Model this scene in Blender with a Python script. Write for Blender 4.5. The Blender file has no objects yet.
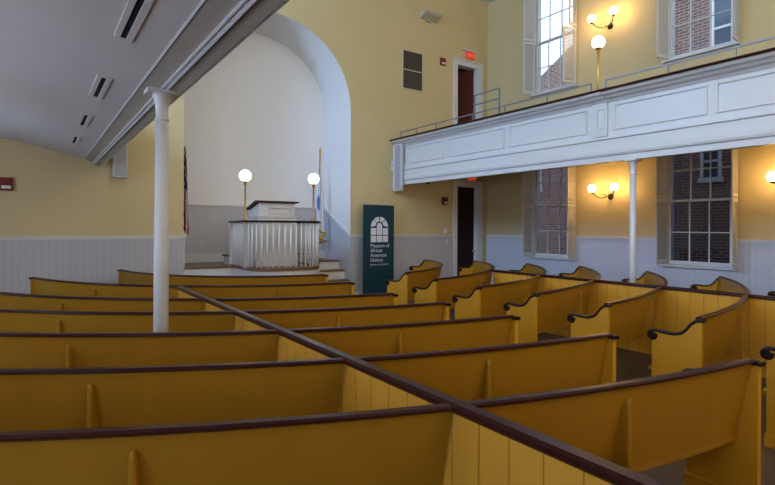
import bpy, bmesh, math, random
from mathutils import Vector, Matrix

random.seed(7)
COL = bpy.context.scene.collection
PI = math.pi

# ------------------------------------------------------------------ camera
F, TH, RO, CY = 512.64, 0.60325, 0.00525, 227.28
EYE = 1.72
right = Vector((math.cos(TH), -math.sin(TH), 0))
fwd = Vector((math.sin(TH), math.cos(TH), 0))
up = Vector((0, 0, 1))
r2 = right * math.cos(RO) + up * math.sin(RO)
u2 = -right * math.sin(RO) + up * math.cos(RO)
cam_data = bpy.data.cameras.new('camera')
cam = bpy.data.objects.new('camera', cam_data)
COL.objects.link(cam)
m = Matrix((r2, u2, -fwd)).transposed().to_4x4()
m.translation = (0, 0, EYE)
cam.matrix_world = m
cam_data.sensor_width = 36
cam_data.lens = F * 36 / 775
cam_data.shift_y = -(242.5 - CY) / 775
cam_data.clip_start = 0.05
bpy.context.scene.camera = cam

# ------------------------------------------------------------------ materials
MATS = {}


def mat(name, color, rough=0.5, spec=0.4, metal=0.0, noise=0.0, nscale=8.0, stretch=(1, 1, 1),
        color2=None, bump=0.0, emit=None, estr=0.0, groove=None, coat=0.0):
    """procedural paint / wood / metal.  groove=(axis, spacing, darkness): tongue and groove boards."""
    M = bpy.data.materials.new(name)
    M.use_nodes = True
    nt = M.node_tree
    b = nt.nodes['Principled BSDF']
    b.inputs['Base Color'].default_value = (*color, 1)
    b.inputs['Roughness'].default_value = rough
    b.inputs['Specular IOR Level'].default_value = spec
    b.inputs['Metallic'].default_value = metal
    if coat:
        b.inputs['Coat Weight'].default_value = coat
        b.inputs['Coat Roughness'].default_value = 0.15
    tc = nt.nodes.new('ShaderNodeTexCoord')
    colsock = None
    height = None
    if noise or color2:
        mp = nt.nodes.new('ShaderNodeMapping')
        mp.inputs['Scale'].default_value = stretch
        nt.links.new(tc.outputs['Object'], mp.inputs['Vector'])
        n = nt.nodes.new('ShaderNodeTexNoise')
        n.inputs['Scale'].default_value = nscale
        n.inputs['Detail'].default_value = 5
        nt.links.new(mp.outputs['Vector'], n.inputs['Vector'])
        mx = nt.nodes.new('ShaderNodeMix')
        mx.data_type = 'RGBA'
        c2 = color2 or tuple(c * (1 - noise) for c in color)
        mx.inputs[6].default_value = (*color, 1)
        mx.inputs[7].default_value = (*c2, 1)
        nt.links.new(n.outputs['Fac'], mx.inputs[0])
        colsock = mx.outputs[2]
        height = n.outputs['Fac']
    if groove:
        axis, sp, dark = groove
        sx = nt.nodes.new('ShaderNodeSeparateXYZ')
        nt.links.new(tc.outputs['Object'], sx.inputs[0])
        pp = nt.nodes.new('ShaderNodeMath')
        pp.operation = 'PINGPONG'
        pp.inputs[1].default_value = sp / 2
        nt.links.new(sx.outputs[axis], pp.inputs[0])
        mr = nt.nodes.new('ShaderNodeMapRange')
        mr.inputs[1].default_value = 0.0
        mr.inputs[2].default_value = 0.006
        nt.links.new(pp.outputs[0], mr.inputs[0])
        m2 = nt.nodes.new('ShaderNodeMix')
        m2.data_type = 'RGBA'
        m2.inputs[6].default_value = (*[c * dark for c in color], 1)
        if colsock:
            nt.links.new(colsock, m2.inputs[7])
        else:
            m2.inputs[7].default_value = (*color, 1)
        nt.links.new(mr.outputs[0], m2.inputs[0])
        colsock = m2.outputs[2]
        height = mr.outputs[0]
    if colsock:
        nt.links.new(colsock, b.inputs['Base Color'])
    if bump and height:
        bp = nt.nodes.new('ShaderNodeBump')
        bp.inputs['Strength'].default_value = bump
        bp.inputs['Distance'].default_value = 0.01
        nt.links.new(height, bp.inputs['Height'])
        nt.links.new(bp.outputs[0], b.inputs['Normal'])
    if emit:
        b.inputs['Emission Color'].default_value = (*emit, 1)
        b.inputs['Emission Strength'].default_value = estr
    MATS[name] = M
    return M


def glass_mat(name, tint=(0.9, 0.95, 1.0), gl=0.08):
    M = bpy.data.materials.new(name)
    M.use_nodes = True
    nt = M.node_tree
    nt.nodes.clear()
    o = nt.nodes.new('ShaderNodeOutputMaterial')
    t = nt.nodes.new('ShaderNodeBsdfTransparent')
    t.inputs[0].default_value = (*tint, 1)
    g = nt.nodes.new('ShaderNodeBsdfGlossy')
    g.inputs['Roughness'].default_value = 0.02
    x = nt.nodes.new('ShaderNodeMixShader')
    x.inputs[0].default_value = gl
    nt.links.new(t.outputs[0], x.inputs[1])
    nt.links.new(g.outputs[0], x.inputs[2])
    nt.links.new(x.outputs[0], o.inputs[0])
    return M


def brick_mat(name):
    M = bpy.data.materials.new(name)
    M.use_nodes = True
    nt = M.node_tree
    b = nt.nodes['Principled BSDF']
    b.inputs['Roughness'].default_value = 0.9
    tc = nt.nodes.new('ShaderNodeTexCoord')
    sx = nt.nodes.new('ShaderNodeSeparateXYZ')
    cb = nt.nodes.new('ShaderNodeCombineXYZ')
    nt.links.new(tc.outputs['Object'], sx.inputs[0])
    nt.links.new(sx.outputs[1], cb.inputs[0])
    nt.links.new(sx.outputs[2], cb.inputs[1])
    br = nt.nodes.new('ShaderNodeTexBrick')
    br.inputs['Color1'].default_value = (0.20, 0.075, 0.060, 1)
    br.inputs['Color2'].default_value = (0.085, 0.035, 0.036, 1)
    br.inputs['Mortar'].default_value = (0.40, 0.36, 0.34, 1)
    br.inputs['Scale'].default_value = 1.0
    br.inputs['Mortar Size'].default_value = 0.010
    br.inputs['Brick Width'].default_value = 0.24
    br.inputs['Row Height'].default_value = 0.082
    nt.links.new(cb.outputs[0], br.inputs['Vector'])
    nt.links.new(br.outputs['Color'], b.inputs['Base Color'])
    bp = nt.nodes.new('ShaderNodeBump')
    bp.inputs['Strength'].default_value = 0.4
    bp.inputs['Distance'].default_value = 0.01
    nt.links.new(br.outputs['Fac'], bp.inputs['Height'])
    nt.links.new(bp.outputs[0], b.inputs['Normal'])
    return M


def plank_mat(name):
    M = mat(name, (0.11, 0.07, 0.045), 0.45, 0.4, 0, 0.6, 6, (1, 0.12, 1), None, 0.2, None, 0, (0, 0.14, 0.3))
    return M


Y_WALL = mat('yellow_wall_paint', (0.62, 0.51, 0.27), 0.75, 0.25, noise=0.08, nscale=1.5)
WHITE = mat('white_paint', (0.70, 0.70, 0.69), 0.5, 0.35, noise=0.05, nscale=3)
WHITE_G = mat('white_gloss_trim', (0.66, 0.66, 0.65), 0.35, 0.4, noise=0.05, nscale=3)
BALW = mat('bright_white_baluster_paint', (0.85, 0.85, 0.84), 0.4, 0.4, noise=0.04, nscale=3)
PLASTER = mat('white_plaster', (0.80, 0.80, 0.79), 0.8, 0.2, noise=0.06, nscale=1.2, bump=0.05)
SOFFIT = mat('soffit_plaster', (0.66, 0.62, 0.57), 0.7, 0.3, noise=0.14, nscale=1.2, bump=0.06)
BEAM = mat('beam_paint', (0.31, 0.275, 0.215), 0.45, 0.4, noise=0.16, nscale=4, bump=0.05)
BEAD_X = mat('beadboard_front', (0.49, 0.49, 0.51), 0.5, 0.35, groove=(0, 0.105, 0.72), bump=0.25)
BEAD_Y = mat('beadboard_side_blue_cast', (0.54, 0.565, 0.635), 0.5, 0.35, groove=(1, 0.105, 0.80), bump=0.25)  # bluish because the cool window-light cast is tinted into the paint
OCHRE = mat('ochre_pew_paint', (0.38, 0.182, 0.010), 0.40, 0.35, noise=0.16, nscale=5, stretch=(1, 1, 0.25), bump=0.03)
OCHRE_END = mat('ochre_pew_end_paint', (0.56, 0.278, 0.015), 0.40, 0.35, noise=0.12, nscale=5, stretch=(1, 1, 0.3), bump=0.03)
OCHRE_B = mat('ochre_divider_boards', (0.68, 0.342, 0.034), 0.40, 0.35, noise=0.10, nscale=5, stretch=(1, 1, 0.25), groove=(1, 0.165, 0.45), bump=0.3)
MAHOG = mat('mahogany_rail', (0.042, 0.008, 0.005), 0.30, 0.22, noise=0.45, nscale=20, stretch=(1, 1, 1))
EBONY = mat('dark_scroll_wood', (0.012, 0.005, 0.004), 0.35, 0.3, noise=0.3, nscale=14)
FLOOR = plank_mat('dark_floor_planks')
TREAD = mat('oak_tread', (0.24, 0.125, 0.055), 0.4, 0.4, noise=0.4, nscale=10, stretch=(0.2, 2, 1))
DOORW = mat('dark_door_wood', (0.030, 0.008, 0.006), 0.5, 0.2, noise=0.4, nscale=8, stretch=(4, 4, 0.4))
DOORW2 = mat('reddish_door_wood', (0.11, 0.020, 0.014), 0.6, 0.15, noise=0.4, nscale=8, stretch=(4, 4, 0.4))
DARK = mat('dark_void_paint', (0.012, 0.011, 0.011), 0.8, 0.2, noise=0.2)
IRON = mat('grey_iron', (0.22, 0.23, 0.24), 0.45, 0.4, 0.5, noise=0.1)
BLACKM = mat('black_metal', (0.03, 0.022, 0.016), 0.4, 0.5, 0.6, noise=0.1)
BRASS = mat('brass', (0.62, 0.36, 0.09), 0.3, 0.5, 0.9, noise=0.15)
GOLD = mat('gold_fringe', (0.62, 0.36, 0.05), 0.6, 0.3, noise=0.3, nscale=40)
GLOBE = mat('lit_opal_globe', (0.95, 0.9, 0.8), 0.3, 0.4, noise=0.02, emit=(1.0, 0.60, 0.22), estr=46)
GLOBE_C = mat('lit_opal_globe_pulpit', (0.95, 0.93, 0.88), 0.3, 0.4, noise=0.02, emit=(1.0, 0.84, 0.58), estr=9)
RED = mat('alarm_red', (0.18, 0.008, 0.010), 0.4, 0.4, noise=0.1)
EXITR = mat('exit_red', (0.75, 0.04, 0.02), 0.5, 0.3, noise=0.05, emit=(1, 0.07, 0.03), estr=0.22)
EXITL = mat('exit_letter_red', (0.9, 0.2, 0.1), 0.5, 0.3, noise=0.05, emit=(1, 0.25, 0.12), estr=0.5)
TEAL = mat('banner_teal', (0.004, 0.045, 0.062), 0.6, 0.3, noise=0.1, nscale=4)
BANW = mat('banner_white_print', (0.72, 0.74, 0.80), 0.6, 0.2, noise=0.03)
GREYM = mat('aluminium', (0.5, 0.5, 0.5), 0.4, 0.5, 0.8, noise=0.1)
SPKW = mat('speaker_white', (0.62, 0.63, 0.64), 0.5, 0.4, noise=0.05)
SPKG = mat('speaker_grille', (0.45, 0.46, 0.48), 0.6, 0.3, noise=0.35, nscale=160)
SHUT = mat('shutter_paint', (0.60, 0.59, 0.55), 0.5, 0.3, noise=0.05)
VENTG = mat('vent_green_mesh', (0.075, 0.066, 0.045), 0.6, 0.3, noise=0.5, nscale=120)
VENTF = mat('vent_frame_cream', (0.56, 0.50, 0.36), 0.6, 0.3, noise=0.05)
BEIGE = mat('beige_plastic', (0.50, 0.46, 0.36), 0.5, 0.3, noise=0.06)
FBLUE = mat('flag_navy', (0.010, 0.016, 0.075), 0.8, 0.1, noise=0.2)
FRED = mat('flag_red', (0.40, 0.012, 0.028), 0.8, 0.1, noise=0.2)
FWHITE = mat('flag_white', (0.74, 0.75, 0.78), 0.8, 0.1, noise=0.05)
FEMB = mat('flag_emblem_blue', (0.10, 0.20, 0.50), 0.8, 0.1, noise=0.1)
GLASS = glass_mat('window_glass')
GLASS_D = glass_mat('alley_shade_glass_dim', (0.45, 0.48, 0.56), 0.05)  # dark tint imitates the shade of the alley behind the lower window
GLASS_M = glass_mat('alley_shade_glass_grey', (0.66, 0.68, 0.74), 0.05)  # milder tint, with alley shade put into the glass colour
BRICK = brick_mat('brick_wall')
EXTW = mat('exterior_white_trim', (0.7, 0.72, 0.75), 0.6, 0.3, noise=0.06)
EXTG = mat('exterior_dark_pane', (0.03, 0.07, 0.14), 0.12, 0.6, noise=0.1)
ROOFM = mat('slate_roof', (0.20, 0.20, 0.22), 0.8, 0.2, noise=0.3)
PAVE = mat('alley_paving', (0.2, 0.19, 0.18), 0.9, 0.2, noise=0.3)


# ------------------------------------------------------------------ mesh helpers
class MB:
    def __init__(self):
        self.v, self.f, self.mi, self.sm = [], [], [], []

    def add(self, vs, fs, mi=0, smooth=False):
        o = len(self.v)
        self.v += [tuple(x) for x in vs]
        for f in fs:
            self.f.append([i + o for i in f])
            self.mi.append(mi)
            self.sm.append(smooth)
        return self

    def box(self, a, b, mi=0):
        x0, x1 = sorted((a[0], b[0])); y0, y1 = sorted((a[1], b[1])); z0, z1 = sorted((a[2], b[2]))
        vs = [(x0, y0, z0), (x1, y0, z0), (x1, y1, z0), (x0, y1, z0), (x0, y0, z1), (x1, y0, z1), (x1, y1, z1), (x0, y1, z1)]
        return self.add(vs, [(3, 2, 1, 0), (4, 5, 6, 7), (0, 1, 5, 4), (1, 2, 6, 5), (2, 3, 7, 6), (3, 0, 4, 7)], mi)

    def obox(self, c, size, rot=(0, 0, 0), mi=0):
        from mathutils import Euler
        R = Euler(rot).to_matrix()
        vs = []
        for sz in (-1, 1):
            for sx, sy in ((-1, -1), (1, -1), (1, 1), (-1, 1)):
                vs.append(Vector(c) + R @ Vector((sx * size[0] / 2, sy * size[1] / 2, sz * size[2] / 2)))
        return self.add(vs, [(3, 2, 1, 0), (4, 5, 6, 7), (0, 1, 5, 4), (1, 2, 6, 5), (2, 3, 7, 6), (3, 0, 4, 7)], mi)

    def loft(self, rings, closed=True, caps=True, mi=0, smooth=False):
        n = len(rings[0])
        vs = [p for r in rings for p in r]
        fs = []
        for i in range(len(rings) - 1):
            for j in range(n if closed else n - 1):
                k = (j + 1) % n
                fs.append((i * n + j, i * n + k, (i + 1) * n + k, (i + 1) * n + j))
        if caps and closed:
            fs.append(tuple(reversed(range(n))))
            fs.append(tuple((len(rings) - 1) * n + j for j in range(n)))
        return self.add(vs, fs, mi, smooth)

    def tube(self, pts, rad, n=8, mi=0, smooth=True):
        pts = [Vector(p) for p in pts]
        rings = []
        for i, p in enumerate(pts):
            a = pts[max(i - 1, 0)]; b = pts[min(i + 1, len(pts) - 1)]
            t = (b - a).normalized()
            ref = Vector((0, 0, 1)) if abs(t.z) < 0.9 else Vector((1, 0, 0))
            s = t.cross(ref).normalized(); w = s.cross(t).normalized()
            r = rad[i] if isinstance(rad, (list, tuple)) else rad
            rings.append([p + (s * math.cos(2 * PI * k / n) + w * math.sin(2 * PI * k / n)) * r for k in range(n)])
        return self.loft(rings, mi=mi, smooth=smooth)

    def lathe(self, c, prof, n=20, mi=0, smooth=True):
        rings = [[(c[0] + r * math.cos(2 * PI * k / n), c[1] + r * math.sin(2 * PI * k / n), c[2] + z) for k in range(n)] for r, z in prof]
        return self.loft(rings, mi=mi, smooth=smooth)

    def sphere(self, c, r, n=20, m=12, mi=0, sz=1.0):
        prof = [(max(r * math.sin(PI * i / m), 1e-4), -r * sz * math.cos(PI * i / m)) for i in range(m + 1)]
        return self.lathe(c, prof, n, mi)

    def prism(self, poly, axis, a, b, mi=0):
        """poly: 2-D list in the other two axes order (x,y,z minus axis)"""
        def p3(q, t):
            q = list(q); q.insert(axis, t); return tuple(q)
        n = len(poly)
        vs = [p3(q, a) for q in poly] + [p3(q, b) for q in poly]
        fs = [tuple(range(n)), tuple(reversed(range(n, 2 * n)))]
        for i in range(n):
            j = (i + 1) % n
            fs.append((i, i + n, j + n, j))
        return self.add(vs, fs, mi)

    def build(self, name, mats, parent=None, bevel=0.0, smooth_angle=None):
        me = bpy.data.meshes.new(name)
        off = Vector((0, 0, 0))
        if parent is not None:
            q = parent
            while q is not None:
                off += q.location
                q = q.parent
        me.from_pydata([tuple(Vector(v) - off) for v in self.v], [], self.f)
        if not isinstance(mats, (list, tuple)):
            mats = [mats]
        for M in mats:
            me.materials.append(M)
        for p, i, s in zip(me.polygons, self.mi, self.sm):
            p.material_index = i
            p.use_smooth = s
        bm = bmesh.new(); bm.from_mesh(me)
        bmesh.ops.recalc_face_normals(bm, faces=bm.faces)
        bm.to_mesh(me); bm.free()
        o = bpy.data.objects.new(name, me)
        COL.objects.link(o)
        if parent is not None:
            o.parent = parent
        if bevel:
            md = o.modifiers.new('bevel', 'BEVEL'); md.width = bevel; md.segments = 2; md.limit_method = 'ANGLE'
        return o


def thing(name, label, cat, loc=(0, 0, 0), group=None):
    o = bpy.data.objects.new(name, None)
    COL.objects.link(o)
    o.location = loc
    o.empty_display_size = 0.1
    return tag(o, label, cat, group)


def tag(o, label, cat, group=None):
    o['label'] = label; o['category'] = cat
    if group: o['group'] = group
    return o


def struct(o):
    o['kind'] = 'structure'
    return o


def text(name, s, size, loc, rot, M, parent=None, align='LEFT', depth=0.0015, spacing=1.0):
    c = bpy.data.curves.new(name, 'FONT')
    c.body = s; c.size = size; c.align_x = align; c.extrude = depth; c.space_character = spacing
    t = bpy.data.objects.new(name + '_tmp', c)
    COL.objects.link(t)
    bpy.context.view_layer.update()
    me = bpy.data.meshes.new_from_object(t)
    bpy.data.objects.remove(t)
    me.materials.clear(); me.materials.append(M)
    o = bpy.data.objects.new(name, me)
    COL.objects.link(o)
    off = Vector((0, 0, 0)); q = parent
    while q is not None:
        off += q.location; q = q.parent
    o.location = Vector(loc) - off
    o.rotation_euler = rot
    if parent: o.parent = parent
    return o


# ------------------------------------------------------------------ room constants
YF = 10.686            # front wall
XR = 10.87             # right wall
XL = -2.37             # left wall
YB = -3.4              # rear wall
ZC = 8.25              # ceiling
AX, AR, AS = 4.355, 1.915, 4.50     # apse centre, radius, springing
YA = 12.0              # apse back

# floor and ceiling
struct(MB().box((XL - .3, YB - .3, -.12), (XR + .3, YA + .3, 0)).build('floor', FLOOR))
struct(MB().box((XL - .3, YB - .3, ZC), (XR + .3, YF + .3, ZC + .15)).build('ceiling', PLASTER))


def grid_wall(mb, us, zs, holes, place, t0, t1, norim=()):
    """cells of a wall between coordinate lists; holes = (u0,u1,z0,z1); place(u,z,t)->point"""
    def hole(u, z):
        return any(h[0] < u < h[1] and h[2] < z < h[3] for h in holes)
    us = sorted(set(us) | {h[k] for h in holes for k in (0, 1)})
    zs = sorted(set(zs) | {h[k] for h in holes for k in (2, 3)})
    for i in range(len(us) - 1):
        for j in range(len(zs) - 1):
            if hole((us[i] + us[i + 1]) / 2, (zs[j] + zs[j + 1]) / 2):
                continue
            for t in (t0, t1):
                mb.add([place(us[i], zs[j], t), place(us[i + 1], zs[j], t), place(us[i + 1], zs[j + 1], t), place(us[i], zs[j + 1], t)], [(0, 1, 2, 3)])
    for h in holes:
        if h in norim: continue
        c = [(h[0], h[2]), (h[1], h[2]), (h[1], h[3]), (h[0], h[3])]
        for k in range(4):
            a, b = c[k], c[(k + 1) % 4]
            mb.add([place(*a, t0), place(*b, t0), place(*b, t1), place(*a, t1)], [(0, 1, 2, 3)])


# front wall with arch and two doors
D1 = (9.68, 10.46, 4.10, 6.28)     # gallery door
D2 = (9.69, 10.47, 0.0, 2.88)      # lower door
mb = MB()
fy = lambda u, z, t: (u, t, z)
grid_wall(mb, [XL, AX - AR, AX + AR, XR], [0, AS, ZC],
          [D1, D2, (AX - AR, AX + AR, 0, AS), (AX - AR, AX + AR, AS, ZC)], fy, YF, YF + .25,
          [(AX - AR, AX + AR, 0, AS), (AX - AR, AX + AR, AS, ZC)])
N = 40
arc = [(AX - AR * math.cos(PI * k / N), AS + AR * math.sin(PI * k / N)) for k in range(N + 1)]
for k in range(N):
    a, b = arc[k], arc[k + 1]
    mb.add([(a[0], YF, a[1]), (b[0], YF, b[1]), (b[0], YF, ZC), (a[0], YF, ZC)], [(0, 1, 2, 3)])
wf = struct(mb.build('wall_front', Y_WALL))
# apse: reveal barrel plus back wall
mb = MB()
prof = [(AX - AR, 0)] + arc + [(AX + AR, 0)]
for k in range(len(prof) - 1):
    a, b = prof[k], prof[k + 1]
    mb.add([(a[0], YF - .002, a[1]), (b[0], YF - .002, b[1]), (b[0], YA, b[1]), (a[0], YA, a[1])], [(0, 1, 2, 3)])
mb.add([(p[0], YA, p[1]) for p in prof], [tuple(range(len(prof)))])
struct(mb.build('wall_apse', PLASTER))

# right wall with windows
LWY = [8.38, 4.895, 1.41]
LW_Z = (0.98, 3.60)
UW_Z = (5.22, 7.93)
WHW = 0.63
holes = []
for y in LWY:
    holes += [(y - WHW, y + WHW, *LW_Z), (y - WHW, y + WHW, *UW_Z)]
mb = MB()
grid_wall(mb, [YB, YF], [0, ZC], holes, lambda u, z, t: (t, u, z), XR, XR + .32)
struct(mb.build('wall_right', Y_WALL))
mb = MB()
holesL = [(y - .65, y + .65, *z) for y in (8.4, 4.87, 1.31, -2.0) for z in ((1.1, 3.35), UW_Z)]
grid_wall(mb, [YB, YF], [0, ZC], holesL, lambda u, z, t: (t, u, z), XL, XL - .3)
struct(mb.build('wall_left', Y_WALL))
mb = MB()
holesB = [(x - .65, x + .65, *UW_Z) for x in (0.5, 4.25, 8.0)]
grid_wall(mb, [XL, XR], [0, ZC], holesB, fy, YB, YB - .3)
struct(mb.build('wall_rear', Y_WALL))

# wainscot (beadboard), caps and baseboards
CAP = 1.50


def trim(name, M, boxes):
    mb = MB()
    for a, b in boxes: mb.box(a, b)
    return struct(mb.build(name, M))


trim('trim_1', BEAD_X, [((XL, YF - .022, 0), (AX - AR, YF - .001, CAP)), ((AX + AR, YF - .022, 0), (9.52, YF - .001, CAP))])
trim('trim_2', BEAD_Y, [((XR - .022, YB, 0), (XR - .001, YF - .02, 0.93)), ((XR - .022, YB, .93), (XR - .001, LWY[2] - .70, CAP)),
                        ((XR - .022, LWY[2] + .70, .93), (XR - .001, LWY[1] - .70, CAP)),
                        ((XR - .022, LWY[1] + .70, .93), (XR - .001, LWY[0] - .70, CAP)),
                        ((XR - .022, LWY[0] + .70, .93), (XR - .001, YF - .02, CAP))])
trim('trim_3', WHITE_G, [((XL, YF - .045, CAP), (AX - AR + .01, YF, CAP + .028)), ((XL, YF - .035, CAP - .03), (AX - AR + .01, YF, CAP)),
                         ((AX + AR - .01, YF - .045, CAP), (9.52, YF, CAP + .028)), ((AX + AR - .01, YF - .035, CAP - .03), (9.52, YF, CAP))])
bx = []
for a, b in ((YB, LWY[2] - .70), (LWY[2] + .70, LWY[1] - .70), (LWY[1] + .70, LWY[0] - .70), (LWY[0] + .70, YF - .04)):
    bx += [((XR - .045, a, CAP), (XR, b, CAP + .028)), ((XR - .035, a, CAP - .03), (XR, b, CAP))]
trim('trim_4', WHITE_G, bx)
trim('baseboard_front', WHITE_G, [((XL, YF - .04, 0), (AX - AR, YF - .02, .16)), ((AX + AR, YF - .04, 0), (9.52, YF - .02, .16))])
trim('baseboard_right', WHITE_G, [((XR - .04, YB, 0), (XR - .02, YF - .04, .16))])
# apse wainscot: back wall with cap at 2.21, sloping cap on the side reveals
trim('trim_5', BEAD_X, [((AX - AR, YA - .022, 0.8), (AX + AR, YA - .001, 2.19))])
trim('trim_6', WHITE_G, [((AX - AR, YA - .045, 2.19), (AX + AR, YA - .001, 2.22)), ((AX - AR, YA - .04, 0.9), (AX + AR, YA - .02, 1.10))])
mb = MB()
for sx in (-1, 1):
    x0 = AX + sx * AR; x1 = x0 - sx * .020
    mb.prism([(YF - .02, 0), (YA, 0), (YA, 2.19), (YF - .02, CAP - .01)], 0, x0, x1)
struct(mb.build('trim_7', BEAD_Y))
mb = MB()
for sx in (-1, 1):
    x0 = AX + sx * (AR - .002); x1 = x0 - sx * .043
    mb.prism([(YF - .04, CAP - .02), (YA, 2.18), (YA, 2.225), (YF - .04, CAP + .028)], 0, x0, x1)
struct(mb.build('trim_8', WHITE_G))

# ------------------------------------------------------------------ doors


def casing(name, x0, x1, z0, z1, parent):
    mb = MB()
    w = .13
    for a, b in (((x0 - w, z0), (x0 + .015, z1 + w)), ((x1 - .015, z0), (x1 + w * 1.6, z1 + w)), ((x0 + .015, z1 - .015), (x1 - .015, z1 + w))):
        mb.box((a[0], YF - .035, a[1]), (b[0], YF + .2, b[1]))
    mb.box((x0 - w - .02, YF - .06, z1 + w), (x1 + w * 1.6 + .02, YF, z1 + w + .03))
    return mb.build(name, WHITE_G, parent, bevel=.006)


def leaf(name, w, h, M, panels, parent):
    """door leaf hinged at x=0 extending to -w, in local space of parent"""
    mb = MB()
    mb.box((-w, 0, 0), (0, .045, h))
    for (a, b, c, d) in panels:
        mb.box((-w + a, -.012, c), (-w + a + .03, .0, d)); mb.box((-w + b - .03, -.012, c), (-w + b, .0, d))
        mb.box((-w + a + .03, -.012, c), (-w + b - .03, .0, c + .03)); mb.box((-w + a + .03, -.012, d - .03), (-w + b - .03, .0, d))
    o = mb.build(name, M)
    o.parent = parent
    return o


dr = bpy.data.objects.new('door_1', None); COL.objects.link(dr); struct(dr)
casing('door_frame', D1[0], D1[1], D1[2], D1[3], dr)
o = leaf('door_leaf', .76, 2.14, DOORW2, [(.1, .36, .2, .95), (.4, .66, .2, .95), (.1, .36, 1.08, 2.0), (.4, .66, 1.08, 2.0)], dr)
o.location = (D1[1] - .02, YF + .12, D1[2] + .02); o.rotation_euler = (0, 0, -math.radians(42))
h = MB().sphere((0, 0, 0), .035).build('door_knob', BRASS); h.parent = o; h.location = (-.70, -.05, .98)
MB().box((D1[0] - .3, YF + .26, D1[2] - .05), (D1[1] + .3, YF + 1.5, D1[2])).build('landing', DARK, dr)
b = MB(); b.box((D1[0] - .3, YF + 1.4, D1[2]), (D1[1] + .3, YF + 1.5, D1[3] + .3)); b.box((D1[0] - .35, YF + .26, D1[2]), (D1[0] - .3, YF + 1.5, D1[3] + .3))
b.box((D1[1] + .3, YF + .26, D1[2]), (D1[1] + .35, YF + 1.5, D1[3] + .3)); b.box((D1[0] - .3, YF + .26, D1[3] + .3), (D1[1] + .3, YF + 1.5, D1[3] + .35))
b.build('stair_lobby', DARK, dr)
dr = bpy.data.objects.new('door_2', None); COL.objects.link(dr); struct(dr)
casing('door_frame', D2[0], D2[1], D2[2], D2[3], dr)
o = leaf('door_leaf', .78, 2.86, DOORW, [(.1, .36, .25, 1.1), (.42, .68, .25, 1.1), (.1, .36, 1.25, 2.7), (.42, .68, 1.25, 2.7)], dr)
o.location = (D2[1], YF + .10, 0.01)
h = MB().sphere((0, 0, 0), .035).build('door_knob', BRASS); h.parent = o; h.location = (-.06, -.04, 1.05)


# ------------------------------------------------------------------ windows
def window(name, yc, z0, z1, upper):
    root = bpy.data.objects.new(name, None); COL.objects.link(root); struct(root)
    ya, yb = yc - WHW, yc + WHW
    mb = MB()
    c = .035
    for a, b in (((ya - c, z0), (ya + .03, z1 + .12)), ((yb - .03, z0), (yb + c, z1 + .12)), ((ya, z1 - .03), (yb, z1 + .12))):
        mb.box((XR - .03, a[0], a[1]), (XR + .06, b[0], b[1]))
    mb.box((XR + .06, ya, z0), (XR + .28, ya + .03, z1)); mb.box((XR + .06, yb - .03, z0), (XR + .28, yb, z1))
    mb.box((XR + .06, ya, z1 - .03), (XR + .28, yb, z1))
    mb.build('window_frame', WHITE_G, root, bevel=.004)
    MB().box((XR - .10, ya - .11, z0 - .04), (XR + .28, yb + c + .02, z0)).build('window_sill', WHITE_G, root, bevel=.005)
    zm = (z0 + z1) / 2
    for nm, za, zb, x in (('lower_sash', z0, zm + .025, XR + .045), ('upper_sash', zm - .025, z1 - .03, XR + .09)):
        mb = MB()
        y0, y1 = ya + .03, yb - .03
        s = .05
        mb.box((x, y0, za), (x + .04, y0 + s, zb)); mb.box((x, y1 - s, za), (x + .04, y1, zb))
        mb.box((x, y0 + s, za), (x + .04, y1 - s, za + (.085 if nm == 'lower_sash' else .045))); mb.box((x, y0 + s, zb - .045), (x + .04, y1 - s, zb))
        for k in (1, 2):
            y = y0 + s + (y1 - y0 - 2 * s) * k / 3
            mb.box((x + .004, y - .011, za), (x + .036, y + .011, zb))
        z = (za + .05 + zb - .045) / 2
        mb.box((x + .006, y0, z - .011), (x + .034, y1, z + .011))
        so = mb.build(nm, WHITE_G, root)
        MB().box((x + .018, y0 + .01, za + .01), (x + .022, y1 - .01, zb - .01)).build('pane', GLASS if upper else (GLASS_M if yc > 7 else GLASS_D), so)
    # louvered interior shutters, two tiers each side
    def shutter(hy, sgn, za, zb, ang, w=.41):
        # panel from hinge to hinge + w along direction
        mb = MB()
        dx, dy = -math.sin(ang), sgn * math.cos(ang)
        def pt(t, n, z):   # t along, n normal thickness
            return (XR - .045 + dx * t - dy * n * sgn, hy + dy * t + dx * n * sgn, z)
        def bar(t0, t1, za, zb, n0=-.014, n1=.014):
            vs = [pt(t, n, z) for z in (za, zb) for t, n in ((t0, n0), (t1, n0), (t1, n1), (t0, n1))]
            mb.add(vs, [(3, 2, 1, 0), (4, 5, 6, 7), (0, 1, 5, 4), (1, 2, 6, 5), (2, 3, 7, 6), (3, 0, 4, 7)])
        bar(0, .045, za, zb); bar(w - .045, w, za, zb); bar(.045, w - .045, za, za + .07); bar(.045, w - .045, zb - .06, zb)
        z = za + .09
        while z < zb - .09:
            vs = []
            for zz, n in ((z, -.012), (z + .032, .012), (z + .038, .012), (z + .006, -.012)):
                vs.append((zz, n))
            a = [pt(.045, n, zz) for zz, n in vs]; b = [pt(w - .045, n, zz) for zz, n in vs]
            mb.loft([a, b]); z += .034
        return mb.build('shutter', SHUT, root)
    zq = zm + .02
    for za, zb in ((z0 + .01, zq - .008), (zq + .008, z1 - .02)):
        lo = za < zm
        shutter(yb - .07, 1, za, zb, math.radians(80), .36)
        tilt = 80
        if upper: tilt = 103 if lo and yc > 7 else 84
        shutter(ya - .075, -1, za, zb, math.radians(tilt), .40 if not upper or (lo and yc > 7) else .33)
    return root


window('window_1', LWY[0], *LW_Z, False)
window('window_2', LWY[1], *LW_Z, False)
window('window_3', LWY[0], *UW_Z, True)
window('window_4', LWY[1], *UW_Z, True)

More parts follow.
